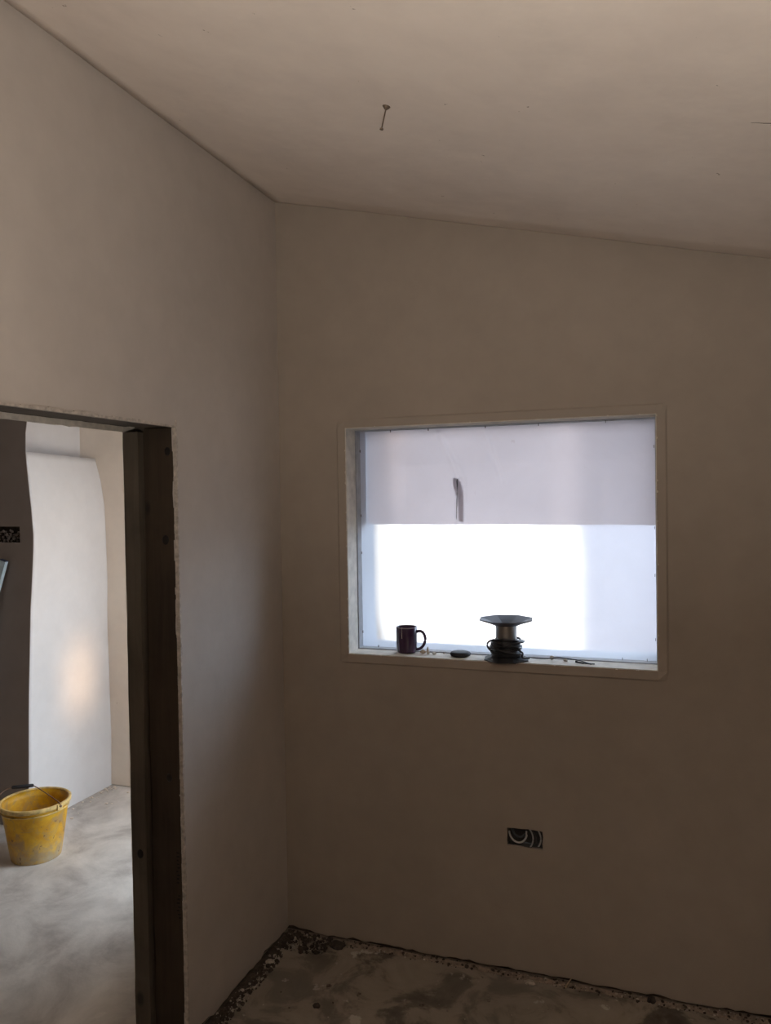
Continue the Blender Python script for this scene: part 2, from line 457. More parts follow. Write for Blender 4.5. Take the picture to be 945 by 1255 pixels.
# doorway lining: rough timber studs in the far jamb and head timbers
dr = bpy.data.objects.new('door_1', None); COL.objects.link(dr); struct(dr)
def timber(name, lo, hi, mat, axis=2, seed=0):
    bm = bmesh.new(); n = 40
    lo = list(lo); hi = list(hi)
    sl = []
    for i in range(n + 1):
        t = lo[axis] + (hi[axis] - lo[axis]) * i / n
        a, b = [k for k in range(3) if k != axis]
        ring = []
        for qa, qb in ((0, 0), (1, 0), (1, 1), (0, 1)):
            p = [0, 0, 0]; p[axis] = t
            p[a] = (lo[a], hi[a])[qa] + 0.0022 * N(t * 6, seed + qa, qb) + 0.0012 * N(t * 30, seed + qa * 3, qb)
            p[b] = (lo[b], hi[b])[qb] + 0.0022 * N(t * 6, seed + 5 + qa, qb) + 0.0012 * N(t * 30, seed + 8 + qa * 3, qb)
            ring.append(bm.verts.new(p))
        sl.append(ring)
    for A, B in zip(sl, sl[1:]):
        for k in range(4): bm.faces.new((A[k], A[(k + 1) % 4], B[(k + 1) % 4], B[k]))
    bm.faces.new(sl[0]); bm.faces.new(sl[-1])
    return obj(name, bm, mat, dr)
Y1 = DOOR[1]
timber('jamb_stud', (-0.088, Y1, 0.0), (-0.005, Y1 + 0.04, 1.974), M['timber'], seed=1)
timber('jamb_stud', (-0.122, Y1 + 0.006, 0.0), (-0.089, Y1 + 0.04, 1.974), M['timber'], seed=17)
timber('jamb_board', (-0.196, Y1 - 0.004, 0.0), (-0.140, Y1 + 0.04, 1.966), M['timber_pale'], seed=31)
timber('jamb_stud', (-0.140, Y1 + 0.026, 0.0), (-0.120, Y1 + 0.044, 1.97), M['timber'], seed=33)
timber('jamb_stud', (-0.196, DOOR[0] - 0.04, 0.0), (-0.005, DOOR[0], 1.974), M['timber'], seed=44)
timber('head_board', (-0.12, DOOR[0], 1.977), (-0.006, Y1, 2.010), M['timber_pale'], axis=1, seed=51)
timber('head_board', (-0.19, DOOR[0], 1.985), (-0.122, Y1, 2.010), M['timber'], axis=1, seed=57)
# knots proud of the stud face
for (x, z, r) in ((-0.032, 1.90, .011), (-0.045, 1.62, .013), (-0.05, 0.86, .011), (-0.165, 0.60, .012)):
    bm = bmesh.new(); q = bmesh.ops.create_icosphere(bm, subdivisions=2, radius=r)
    for v in q['verts']: v.co = Vector((v.co.x + x, v.co.y * 0.25 + Y1 - (0.0 if x > -.13 else .004), v.co.z * 1.3 + z))
    obj('knot', bm, M['knot'], dr, True)

# faint grade stamp along the near edge of the stud, too worn to read
bm = bmesh.new(); r4 = random.Random(21)
for k in range(16):
    z = 0.62 - k * 0.012 - (0.03 if k > 8 else 0); xx = -0.020 - r4.random() * 0.004
    bx(bm, (xx - r4.uniform(.004, .008), Y1 - 0.0030, z), (xx + r4.uniform(.001, .005), Y1 - 0.0022, z + r4.uniform(.003, .006)))
obj('stamp_marks', bm, M['knot'], dr)['kind'] = 'stuff'

# ------------------------------------------------------------------ ceiling, right wall, rear wall
def ceil_lift(y):
    t = max(0.0, 1 - (-y) / 0.16)
    return 0.022 * t ** 1.1
bm = bmesh.new()
xs = steps(0.0, XR, 0.05); ys = steps(YB, -0.4, 0.08) + steps(-0.39, 0.0, 0.015)
top = {}; bot = {}
for i, x in enumerate(xs):
    for j, y in enumerate(ys):
        e = min(1, max(0, (x - 0.0) / 0.4))
        z = ceil_z(x) - e * (0.022 - ceil_lift(y)) + 0.004 * N(x * 1.5, y * 1.5, 5) + (0.0012 * N(x * 14, y * 14, 3))
        bot[i, j] = bm.verts.new((x, y, z)); top[i, j] = bm.verts.new((x, y, ceil_z(x) + 0.12))
ni, nj = len(xs), len(ys)
for i in range(ni - 1):
    for j in range(nj - 1):
        bm.faces.new((bot[i, j], bot[i + 1, j], bot[i + 1, j + 1], bot[i, j + 1]))
        bm.faces.new((top[i, j], top[i, j + 1], top[i + 1, j + 1], top[i + 1, j]))
for i in range(ni - 1):
    for j in (0, nj - 1): bm.faces.new((bot[i, j], bot[i + 1, j], top[i + 1, j], top[i, j]))
for j in range(nj - 1):
    for i in (0, ni - 1): bm.faces.new((bot[i, j], bot[i, j + 1], top[i, j + 1], top[i, j]))
ce = struct(obj('ceiling', bm, M['ceiling'], smooth=False))
for p in ce.data.polygons: p.use_smooth = abs(p.normal.z) > 0.5
bm = bmesh.new(); pts = [(1.621 + 0.012 * k, -1.016 - 0.0006 * k + 0.003 * N(k * .7, 2)) for k in range(40)]
tube(bm, [(x, y, ceil_z(x) - 0.0225) for x, y in pts], [0.0002 + 0.0011 * min(1, k / 8) for k in range(40)], 5)
obj('joint_crack', bm, M['core'], ce)

SIDE_OP = (-4.2, -3.9, 0.02, 1.42)  # unseen opening, added and sized for the light it lets in
bm = slab([YB - .3, SIDE_OP[0], SIDE_OP[1], 0.3], [0, SIDE_OP[2], SIDE_OP[3], 2.157], [SIDE_OP], XR, XR + 0.3, lambda u, v, d: (d, u, v))
struct(obj('wall_right', bm, M['unseen_wall']))
bm = slab([XT, XR], [0, 2.15], [], YB, YB - 0.3, lambda u, v, d: (u, d, v), None, lambda u: ceil_z(u))
struct(obj('wall_rear', bm, M['unseen_wall']))

# ------------------------------------------------------------------ window: reveals, frame, sheets
wn = bpy.data.objects.new('window_1', None); COL.objects.link(wn); struct(wn)
x0, x1, z0, z1 = WIN
bm = bmesh.new()
e = 0.0035
def ring_boxes(bm, ya, yb, t, o=0.0):
    bx(bm, (x0 + o, ya, z0 + o), (x0 + o + t, yb, z1 - o)); bx(bm, (x1 - o - t, ya, z0 + o), (x1 - o, yb, z1 - o))
    bx(bm, (x0 + o + t, ya, z0 + o), (x1 - o - t, yb, z0 + o + t)); bx(bm, (x0 + o + t, ya, z1 - o - t), (x1 - o - t, yb, z1 - o))
ring_boxes(bm, 0.003, 0.098, e)
obj('reveal_plaster', bm, M['reveal'], wn)
bm = bmesh.new(); ring_boxes(bm, 0.105, 0.148, 0.006, 0.0)
obj('window_frame', bm, M['frame_wood'], wn)
bm = bmesh.new(); ring_boxes(bm, 0.152, 0.299, 0.002)
obj('outer_reveal', bm, M['ext_reveal'], wn)
# chipped corner bead slivers on the edges of the opening
bm = bmesh.new(); r2 = random.Random(3)
for k in range(38):
    side = r2.choice('lllrrtb')
    if side == 'l': c = (x0 + 0.001, 0.0, r2.uniform(z0, z1))
    elif side == 'r': c = (x1 + 0.001, -0.001, r2.uniform(z0, z1))
    elif side == 't': c = (r2.uniform(x0, x1), 0.0, z1)
    else: c = (r2.uniform(x0, x1), 0.0, z0)
    rock(bm, c, r2.uniform(0.002, 0.0045), 1.6 if side in 'lr' else .6, r2)
obj('edge_chips', bm, M['bead'], wn)['kind'] = 'stuff'

YS = 0.150
def sheet_y(x, z):
    u = (x - x0) / (x1 - x0); v = (z - z0) / (z1 - z0)
    env = min(1, 6 * u) * min(1, 6 * (1 - u)) * min(1, 6 * v) * min(1, 6 * (1 - v))
    y = YS + env * (0.024 + 0.010 * N(x * 2.2, z * 1.6, 3) + 0.003 * N(x * 9 + z * 3, z * 4, 8))
    # creases: two slanting folds and a gathered pleat
    for (ax, az, bx_, bz, dpt, wd) in ((0.62, 1.99, 0.70, 1.79, 0.008, 0.010), (0.80, 2.0, 0.86, 1.80, 0.005, 0.009), (0.695, 1.80, 0.69, 1.655, 0.020, 0.012)):
        d = Vector((bx_ - ax, bz - az)); t = max(0, min(1, ((x - ax) * d.x + (z - az) * d.y) / d.length_squared))
        q = math.hypot(x - ax - t * d.x, z - az - t * d.y)
        y -= dpt * math.exp(-(q / wd) ** 2)
    return y
bm = bmesh.new(); nx, nzv = 190, 146; G = {}
for i in range(nx + 1):
    for j in range(nzv + 1):
        x = x0 + 0.001 + (x1 - x0 - 0.002) * i / nx; z = z0 + 0.001 + (z1 - z0 - 0.002) * j / nzv
        G[i, j] = bm.verts.new((x, sheet_y(x, z), z))
for i in range(nx):
    for j in range(nzv): bm.faces.new((G[i, j], G[i + 1, j], G[i + 1, j + 1], G[i, j + 1]))
ps = thing('plastic_sheet', 'milky white polythene sheet stapled across the window opening', 'plastic sheet', (0, 0, 0))
obj('sheeting', bm, M['sheet'], ps, True)
bm = bmesh.new()
def staple_bm(vert=False):
    b = bmesh.new()
    if vert: bx(b, (-0.0012, -0.002, -0.006), (0.0012, 0.002, 0.006))
    else: bx(b, (-0.001, -0.004, -0.005), (0.001, 0.002, 0.005))
    return b
sbm = staple_bm(); sref = obj('staple', sbm, M['staple'], ps)
spots = [(x, 0.12, z1 - 0.010) for x in (0.43, 0.585, 0.81, 1.01, 1.25)] + [(x0 + 0.009, 0.14, z) for z in (1.93, 1.67, 1.52, 1.20)] + [(x1 - 0.010, 0.14, z) for z in (1.91, 1.62, 1.45, 1.22)] + [(x, 0.135, z0 + 0.010) for x in (0.36, 1.30, 1.385)]
for k, p in enumerate(spots):
    o = sref if k == 0 else sref.copy()
    if k: COL.objects.link(o); o.parent = ps
    o.location = p
bm.free()

# an older second layer hangs over the upper half on the outside
bm = bmesh.new(); G = {}; nx, nzv = 120, 40
for i in range(nx + 1):
    for j in range(nzv + 1):
        x = 0.289 + (1.421 - 0.289) * i / nx
        zb = 1.631 + 0.004 * N(x * 3, 6) - 0.004 * (x - .33) + 0.008 * max(0, 1 - i / 4) ** 2
        z = zb + (z1 - 0.004 - zb) * j / nzv
        G[i, j] = bm.verts.new((x, 0.215 + 0.008 * N(x * 3, z * 2, 4), z))
for i in range(nx):
    for j in range(nzv): bm.faces.new((G[i, j], G[i + 1, j], G[i + 1, j + 1], G[i, j + 1]))
ol = obj('outer_plastic_sheet', bm, M['sheet_outer'], None, True)
tag(ol, 'greyish second layer of polythene shading the upper half of the window', 'plastic sheet')
# twisted end of tape caught between the layers
bm = bmesh.new()
prof = [(0.668, 1.815, .006), (0.676, 1.80, .018), (0.684, 1.76, .019), (0.688, 1.72, .015), (0.690, 1.68, .012), (0.690, 1.640, .010)]
A = []
for x, z, h in prof:
    A.append([bm.verts.new((x - h, 0.199, z)), bm.verts.new((x + h, 0.200, z)), bm.verts.new((x + h, 0.2015, z)), bm.verts.new((x - h, 0.2005, z))])
for P, Q in zip(A, A[1:]):
    for k in range(4): bm.faces.new((P[k], P[(k + 1) % 4], Q[(k + 1) % 4], Q[k]))
bm.faces.new(A[0]); bm.faces.new(A[-1])
M['tape'] = sheet_mat('twisted_polythene', (0.72, 0.68, 0.69), 0.1, False)
tag(obj('tape_scrap', bm, M['tape']), 'small dark twisted scrap showing through the upper plastic sheeting', 'tape')

# ------------------------------------------------------------------ outside: white rendered outbuilding and an added wall dimming the view
bm = bmesh.new(); bx(bm, (-3.5, 3.2, -0.13), (0.55, 4.7, 2.9))
ob = struct(obj('outside_wall', bm, M['ext_white']))
bm = bmesh.new(); bx(bm, (-3.7, 3.0, 2.9), (0.62, 4.79, 3.0)); obj('roof_slab', bm, M['ext_grey'], ob)
bm = bmesh.new(); bx(bm, (0.1, 4.8, -0.13), (2.4, 5.0, 2.6)); struct(obj('dimming_wall', bm, M['ext_dimming']))  # added to dim what shows through the right of the sheet
# overhanging eave above the window
bm = bmesh.new(); bx(bm, (-0.038, 0.301, 2.36), (3.5, 0.95, 2.42)); struct(obj('roof_eave', bm, M['ext_grey']))

# ------------------------------------------------------------------ hall beyond the doorway
PL = [(0.0, -1.760), (0.216, -1.758), (0.663, -1.744), (1.038, -1.723), (1.181, -1.715), (1.346, -1.699), (1.497, -1.687), (1.574, -1.685), (1.716, -1.695), (1.858, -1.710), (2.01, -1.723), (2.107, -1.720), (2.184, -1.707), (2.6, -1.69)]
PR = [(0.0, -1.763), (0.358, -1.757), (0.755, -1.761), (0.915, -1.765), (1.275, -1.759), (1.524, -1.761), (1.704, -1.766), (1.868, -1.791), (2.001, -1.829), (2.6, -1.9)]
def ip(P, z):
    for (a, xa), (b, xb) in zip(P, P[1:]):
        if z <= b:
            t = (z - a) / (b - a); return xa + (xb - xa) * t
    return P[-1][1]
YD, YE = 0.459, 1.130
def ledge_z(y): t = (y - YD) / (YE - YD); return 2.012 - 0.010 * t + 0.004 * N(y * 12, 3)
bm = bmesh.new(); G = {}; ny, nzh = 24, 60
for i in range(ny + 1):
    y = YD + 0.004 + (YE + 0.01 - YD) * i / ny; t = i / ny
    for j in range(nzh + 1):
        z = ledge_z(y) * j / nzh
        x = ip(PL, z) * (1 - t) + ip(PR, z) * t + 0.003 * N(y * 3, z * 3, 9) - 0.004
        G[i, j] = bm.verts.new((x, y, z))
    xb = -1.768 - 0.09 * t
    G[i, 'b'] = bm.verts.new((xb, y, ledge_z(y))); G[i, 'c'] = bm.verts.new((xb, y, 0))
for i in range(ny):
    for j in range(nzh): bm.faces.new((G[i, j], G[i + 1, j], G[i + 1, j + 1], G[i, j + 1]))
    bm.faces.new((G[i, nzh], G[i + 1, nzh], G[i + 1, 'b'], G[i, 'b'])); bm.faces.new((G[i, 'b'], G[i + 1, 'b'], G[i + 1, 'c'], G[i, 'c']))
for i in (0, ny): bm.faces.new([G[i, j] for j in range(nzh + 1)] + [G[i, 'b'], G[i, 'c']])
struct(obj('wall_hall_side', bm, M['hall_white'], None, True))
bm = bmesh.new(); bx(bm, (-2.2, YD + .02, 1.9), (-1.944, YE + 0.02, 2.6))
struct(obj('wall_hall_upper', bm, M['hall_white']))
# projecting block with the wavy arris, the shade on its near face is in its brown colour
bm = bmesh.new(); prev = None
socket_h = (-1.955, -1.770, 1.531, 1.616)
xsD = [-3.0, -1.955, -1.90, -1.85, -1.80, -1.770]
zsD = steps(0, 2.6, 0.05, (1.531, 1.616))
G = {}
for j, z in enumerate(zsD):
    cols = xsD[:5] + [-1.7735] + [ip(PL, z)]
    for i, x in enumerate(cols): G[i, j] = bm.verts.new((x, YD, z)); G[i, j, 1] = bm.verts.new((x, YD + (.05 if i < 6 else .003), z))
nc = 7
for j in range(len(zsD) - 1):
    for i in range(nc - 1):
        zc = (zsD[j] + zsD[j + 1]) / 2
        if 1 <= i <= 4 and socket_h[2] < zc < socket_h[3]: continue
        bm.faces.new((G[i, j], G[i + 1, j], G[i + 1, j + 1], G[i, j + 1]))
    bm.faces.new((G[nc - 1, j], G[nc - 1, j, 1], G[nc - 1, j + 1, 1], G[nc - 1, j + 1]))
wd = struct(obj('wall_hall_front', bm, M['hall_dark']))
bm = bmesh.new(); bx(bm, (-1.958, YD + 0.035, 1.528), (-1.772, YD + 0.045, 1.618))
for a in ((-1.958, YD + .001, 1.528, -1.955, YD + .04, 1.618), (-1.7735, YD + .001, 1.528, -1.771, YD + .04, 1.618), (-1.958, YD + .001, 1.6165, -1.771, YD + .04, 1.619), (-1.958, YD + .001, 1.528, -1.771, YD + .04, 1.5305)):
    bx(bm, a[:3], a[3:])
obj('recess', bm, M['rubble_dark'], wd)
r3 = random.Random(12)
bm = bmesh.new()
for k in range(60): rock(bm, (r3.uniform(-1.95, -1.775), YD + .012 + r3.random() * .02, r3.uniform(1.53, 1.60)), r3.uniform(.004, .010), 1, r3)
for k in range(16): rock(bm, (r3.uniform(-1.95, -1.775), YD + .002, 1.531 - r3.random() * .006), r3.uniform(.003, .006), 1, r3)
obj('broken_mortar', bm, M['hall_dark'], wd)['kind'] = 'stuff'
bm = bmesh.new(); bx(bm, (-2.2, YE, 0.004), (-0.2, YE + 0.1, 2.6))
struct(obj('wall_hall_end', bm, M['hall_beige']))
HW = (0.31, 1.12, 0.02, 2.04)
bm = slab([0.30, HW[0], HW[1], 1.3], [0, HW[2], HW[3], 2.6], [HW], XT, XT + 0.16, lambda u, v, d: (d, u, v))
struct(obj('wall_hall_window_side', bm, M['hall_beige']))
bm = bmesh.new(); bx(bm, (-3.1, YB - .1, 2.6), (XT - .003, 1.3, 2.7)); bx(bm, (XT - .004, 0.302, 2.602), (XT + .16, 1.3, 2.7))
struct(obj('ceiling_hall', bm, M['hall_white']))
bm = bmesh.new(); bx(bm, (-3.1, YB - .1, 0), (-3.0, YD + .05, 2.6)); bx(bm, (-3.0, YB - .1, 0), (XT, YB, 2.6))
struct(obj('wall_hall_rear', bm, M['hall_beige']))

# added unseen lamps: a warm one for the wall glow, a flood brightening the hall
ld = bpy.data.lights.new('added_glow_lamp', 'AREA'); ld.energy = 0.19; ld.color = (1.0, 0.66, 0.38); ld.shape = 'RECTANGLE'; ld.size = 0.05; ld.size_y = 0.36; ld.spread = math.radians(30)
fd = bpy.data.lights.new('added_hall_fill', 'AREA'); fd.shape = 'RECTANGLE'; fd.size = 0.3; fd.size_y = 0.9; fd.energy = 9; fd.color = (1.0, 0.95, 0.90)
fo = bpy.data.objects.new('added_hall_fill', fd); COL.objects.link(fo); fo.location = (-0.42, 0.45, 1.5)
fo.rotation_euler = (Vector((-1.5, 1.1, 1.2)) - fo.location).to_track_quat('-Z', 'Z').to_euler()
lo = bpy.data.objects.new('added_glow_lamp', ld); COL.objects.link(lo); lo.location = (-0.85, 0.97, 0.72)
lo.rotation_euler = (Vector((-1.76, 0.86, 0.72)) - lo.location).to_track_quat('-Z', 'Y').to_euler()

def lamp_stand(name, label, lamp, hx, hz):
    """housing behind the lamp's face and a pole down to a foot on the floor"""
    m = lamp.rotation_euler.to_matrix(); p = lamp.location
    t = thing(name, label, 'added light', (p.x, p.y, 0.0))
    bm = bmesh.new(); bx(bm, (-hx, -hz, .012), (hx, hz, .05), .004)
    for v in bm.verts: v.co = m @ v.co + Vector((0, 0, p.z))
    obj('housing', bm, M['black_plastic'], t)
    back = m @ Vector((0, 0, .055))
    bm = bmesh.new(); tube(bm, [(back.x, back.y, .02), (back.x, back.y, p.z)], .010, 8); obj('pole', bm, M['black_plastic'], t, True)
    bm = bmesh.new(); lathe(bm, [(0, 0), (.10, 0), (.10, .012), (.02, .024), (0, .024)], 24, (back.x, back.y)); obj('foot', bm, M['black_plastic'], t, True)
bpy.context.view_layer.update()
lamp_stand('added_hall_fill_stand', 'upright light added unseen behind the door jamb to brighten the hall', fo, .16, .46)
lamp_stand('added_glow_stand', 'narrow warm light added unseen near the hall end wall for the wall glow', lo, .03, .19)

# ------------------------------------------------------------------ added tripod lamp, unseen behind the camera, brightens the ceiling
wk = thing('added_ceiling_light', 'yellow tripod light added unseen behind the viewer to brighten the ceiling', 'added light', (1.45, -3.05, 0.0))
bm = bmesh.new(); tube(bm, [(0, 0, .25), (0, 0, 1.17)], .014, 10); obj('pole', bm, M['black_plastic'], wk, True)
for k in range(3):
    a = k * 2.094 + .5
    bm = bmesh.new(); tube(bm, [(0, 0, .45), (.32 * math.cos(a), .32 * math.sin(a), .012)], .010, 8); obj('leg', bm, M['black_plastic'], wk, True)
bm = bmesh.new(); bx(bm, (-.15, -.11, 1.16), (.15, .11, 1.22), .008); obj('lamp_head', bm, M['bucket_rim'], wk)
ud = bpy.data.lights.new('added_ceiling_lamp', 'AREA'); ud.shape = 'RECTANGLE'; ud.size = .28; ud.size_y = .20; ud.energy = 50; ud.spread = math.radians(155); ud.color = (1.0, 0.91, 0.81)
uo = bpy.data.objects.new('added_ceiling_lamp', ud); COL.objects.link(uo); uo.parent = wk; uo.location = (0, 0, 1.228); uo.rotation_euler = Vector((-0.12, 0.22, 1)).to_track_quat('-Z', 'Y').to_euler()

# ------------------------------------------------------------------ debris along the walls
def ridge(path, wfun, hfun, name, parent):
    """irregular mortar strip on the floor: path(t)->(x,y), normal direction to the room"""
    bm = bmesh.new(); n = 150; prev = None
    for i in range(n + 1):
        t = i / n; (x, y), (dx, dy) = path(t)
        w_, h_ = wfun(t), hfun(t)
        ring = [bm.verts.new((x - dx * .012, y - dy * .012, 0.0)), bm.verts.new((x + dx * .003, y + dy * .003, h_ * .25)),
                bm.verts.new((x + dx * w_ * .38, y + dy * w_ * .38, h_ * (.8 + .4 * rnd.random()))),
                bm.verts.new((x + dx * w_ * .8, y + dy * w_ * .8, h_ * .5 * rnd.uniform(.5, 1.3))), bm.verts.new((x + dx * w_, y + dy * w_, 0.0))]
        if prev:
            for k in range(4): bm.faces.new((prev[k], prev[k + 1], ring[k + 1], ring[k]))
        prev = ring
    o = obj(name, bm, M['mortar'] if parent is wb else M['core'], parent); o['kind'] = 'stuff'
    return o
ridge(lambda t: ((0.02 + t * 3.1, 0.0), (0, -1)), lambda t: 0.030 + 0.010 * N(t * 40, 1) + .006 * N(t * 150, 5), lambda t: 0.007 + 0.004 * N(t * 60, 2) + .002 * N(t * 200, 2), 'mortar_fillet', wb)
ridge(lambda t: ((0.0, -0.02 - t * 0.66), (1, 0)), lambda t: 0.035 + 0.015 * N(t * 20, 1) + .01 * N(t * 70, 5), lambda t: 0.010 + 0.007 * N(t * 25, 2), 'mortar_fillet', wl)

def crumbs(name, label, mats, n, place, smin, smax, seed, flat=.6, pale=.25):
    """loose crumbs nobody could count, pale and dark ones mixed"""
    bm = bmesh.new(); r = random.Random(seed)
    for k in range(n):
        x, y = place(r); s = smin + (smax - smin) * r.random() ** 2.5; n0 = len(bm.faces)
        rock(bm, (x, y, s * .35 + r.choice((0, 0, .006))), s, flat, r)
        if len(mats) > 1 and r.random() < pale:
            bm.faces.ensure_lookup_table()
            for f in bm.faces[n0:]: f.material_index = 1
    o = obj(name, bm, mats); o['kind'] = 'stuff'; tag(o, label, 'rubble')
    return o
DP = [M['rubble_dark'], M['rubble_pale']]
crumbs('wall_foot_crumbs', 'mixed dark and pale crumbs along the foot of the window wall', DP, 700, lambda r: (0.24 + 2.0 * r.random(), -0.006 - 0.034 * r.random() ** 1.5), .0015, .008, 1, pale=.22)
crumbs('doorway_wall_crumbs', 'dark crumbs packed along the foot of the doorway wall', DP, 800, lambda r: (0.010 + 0.055 * r.random() ** 1.3, -0.15 - 0.53 * r.random()), .002, .010, 3, .8, .22)
crumbs('corner_rubble', 'dark brown rubble with light flakes heaped in the corner', DP, 520, lambda r: (0.012 + 0.20 * r.random() ** 1.5, -0.012 - 0.115 * r.random() ** 1.4), .002, .011, 5, .8, .10)
crumbs('floor_grit', 'fine grit scattered over the concrete below the socket', DP, 70, lambda r: (0.12 + 2.0 * r.random(), -0.17 - 0.5 * r.random()), .0015, .005, 8, .6, .6)
hallp = lambda r: (r.choice((-1.74 + .05 * r.random(), -1.74 + .5 * r.random() ** 2)), r.choice((1.10 - .12 * r.random(), .5 + .6 * r.random())))
crumbs('hall_crumbs', 'pale plaster crumbs on the floor at the end of the hall', [M['hall_beige']], 60, hallp, .004, .014, 9, .35)

def lump(name, label, x, y, s, mat, flat=.8, seed=1, z=None):
    bm = bmesh.new(); r = random.Random(seed); q = bmesh.ops.create_icosphere(bm, subdivisions=2, radius=1.0)
    for v in q['verts']:
        p = v.co * (1 + .28 * N(v.co.x * 1.7 + seed, v.co.y * 1.7, v.co.z * 1.7) + .10 * r.uniform(-1, 1))
        v.co = Vector((p.x * s, p.y * s * .8, max(-.5, p.z) * s * flat))
    o = obj(name, bm, mat, loc=(x, y, s * flat * .5 if z is None else z)); return tag(o, label, 'rubble')
lump('rubble_lump', 'dark round lump against the foot of the window wall', 1.392, -0.022, .014, M['rubble_dark'], 1.1, 2)
lump('rubble_lump', 'black lump wedged at the foot of the doorway wall', 0.020, -0.175, .022, M['rubble_dark'], .9, 3)
lump('mortar_chunk', 'grey chunk of mortar just below the black lump', 0.036, -0.225, .018, M['rubble_pale'], .5, 4)
lump('mortar_clod', 'flat dark clod on the floor along the wall beside the corner', 0.235, -0.045, .032, M['rubble_dark'], .35, 5)
lump('floor_clod', 'dark clod on bare concrete out in front of the corner', 0.308, -0.40, .014, M['rubble_dark'], .5, 6)
lump('plaster_flake', 'pale plaster flake lying at the wall below the socket', 0.98, -0.045, .019, M['rubble_pale'], .3, 7)
bm = bmesh.new(); tube(bm, [(0, 0, 0), (0.012, 0.006, 0.018), (0.022, 0.010, 0.034)], [.0035, .003, .001], 5)
tag(obj('wood_splinter', bm, M['splinter'], loc=(1.105, -0.035, 0.004)), 'small pale wood splinter propped against the foot of the wall', 'splinter')

# ------------------------------------------------------------------ nail in the ceiling
nx_, ny_ = 0.812, -0.981; nzc = ceil_z(nx_) - 0.0205
nd = Vector((-0.25, -0.02, -1)).normalized()
nt_ = thing('ceiling_nail', 'long nail with a washer sticking down from the sloping ceiling', 'nail', (nx_, ny_, nzc))
bm = bmesh.new(); tube(bm, [-nd * .004, nd * .057], .0017, 8); obj('shank', bm, M['steel'], nt_)
bm = bmesh.new(); tube(bm, [nd * .0545, nd * .0555, nd * .059, nd * .0595], [.0022, .0045, .0045, .003], 10); obj('nail_head', bm, M['steel'], nt_)
bm = bmesh.new(); tube(bm, [nd * -.003, nd * .003, nd * .006, nd * .011], [.010, .010, .0075, .002], 10); obj('washer', bm, M['steel'], nt_)

# ------------------------------------------------------------------ socket back box
sb = thing('socket_box', 'recessed double socket box with loose cables low on the wall', 'socket box', (SOCK[0], 0.0, SOCK[2]))
sw, sh = SOCK[1] - SOCK[0], SOCK[3] - SOCK[2]
bm = bmesh.new(); t_ = .0015
bx(bm, (0, .044, 0), (sw, .046, sh)); bx(bm, (-.002, .010, 0), (-.0005, .046, sh)); bx(bm, (sw + .0005, .010, 0), (sw + .002, .046, sh))
bx(bm, (0, .010, -.002), (sw, .046, -.0005)); bx(bm, (0, .010, sh + .0005), (sw, .046, sh + .002))
obj('back_box', bm, M['black_metal'], sb)
def loop(name, cx_, cz_, rx, rz, a0, a1, y0_, y1_, r, mat):
    bm = bmesh.new(); pts = []
    for k in range(25):
        a = math.radians(a0 + (a1 - a0) * k / 24); pts.append((cx_ + rx * math.cos(a), y0_ + (y1_ - y0_) * k / 24, cz_ + rz * math.sin(a)))
    tube(bm, pts, r, 8); return obj(name, bm, mat, sb, True)
loop('cable', .038, .050, .033, .040, 185, 350, .020, .012, .0035, M['cable_grey'])
loop('cable', .040, .056, .026, .030, 150, 330, .034, .022, .0045, M['lead_blue'])
loop('cable', .070, .030, .050, .052, -60, 75, .028, .018, .0028, M['cable_grey'])
loop('cable', .055, .030, .038, .046, -55, 60, .016, .014, .0025, M['cable_grey'])
loop('cable', .076, .020, .030, .040, -20, 100, .022, .034, .0032, M['cable_black'])
bm = bmesh.new(); tube(bm, [(.069, .010, .046), (.070, .008, .058)], [.003, .0035], 8); obj('terminal_lug', bm, M['cable_grey'], sb)

# ------------------------------------------------------------------ things on the window ledge
ZS = z0 + e
# mug
mg = thing('mug', 'dark plum coffee mug with handle on the left of the ledge', 'mug', (0.497, 0.080, ZS))
bm = bmesh.new()
lathe(bm, [(0, 0), (.034, 0), (.037, .003), (.0395, .014), (.041, .040), (.0415, .075), (.0412, .097), (.0405, .0985), (.0375, .0985), (.0372, .095), (.037, .03), (.034, .010), (0, .008)], 48)
obj('body', bm, M['mug'], mg, True)
bm = bmesh.new(); lathe(bm, [(.0413, .0975), (.0416, .0995), (.0402, .1012), (.0385, .1008), (.0376, .0985), (.040, .097), (.0413, .0975)], 48)
obj('rim', bm, M['mug_rim'], mg, True)
bm = bmesh.new(); ang = math.radians(12)
H = catmull([(.040, 0, .080), (.050, 0, .0835), (.063, 0, .078), (.0715, 0, .062), (.0715, 0, .043), (.064, 0, .026), (.052, 0, .015), (.0385, 0, .012)], 6)
rings = []
tube(bm, [(p.x * math.cos(ang), p.x * math.sin(ang), p.z) for p in H], .0058, 10)
obj('handle', bm, M['mug'], mg, True)

bm = bmesh.new(); a_ = math.radians(-98)
tube(bm, [(rr_ * math.cos(a_), rr_ * math.sin(a_), z_) for rr_, z_ in ((.0385, .1015), (.0412, .1025), (.0426, .096), (.0424, .080), (.0424, .060))], .0009, 6)
obj('tea_string', bm, M['staple_pale'], mg, True)

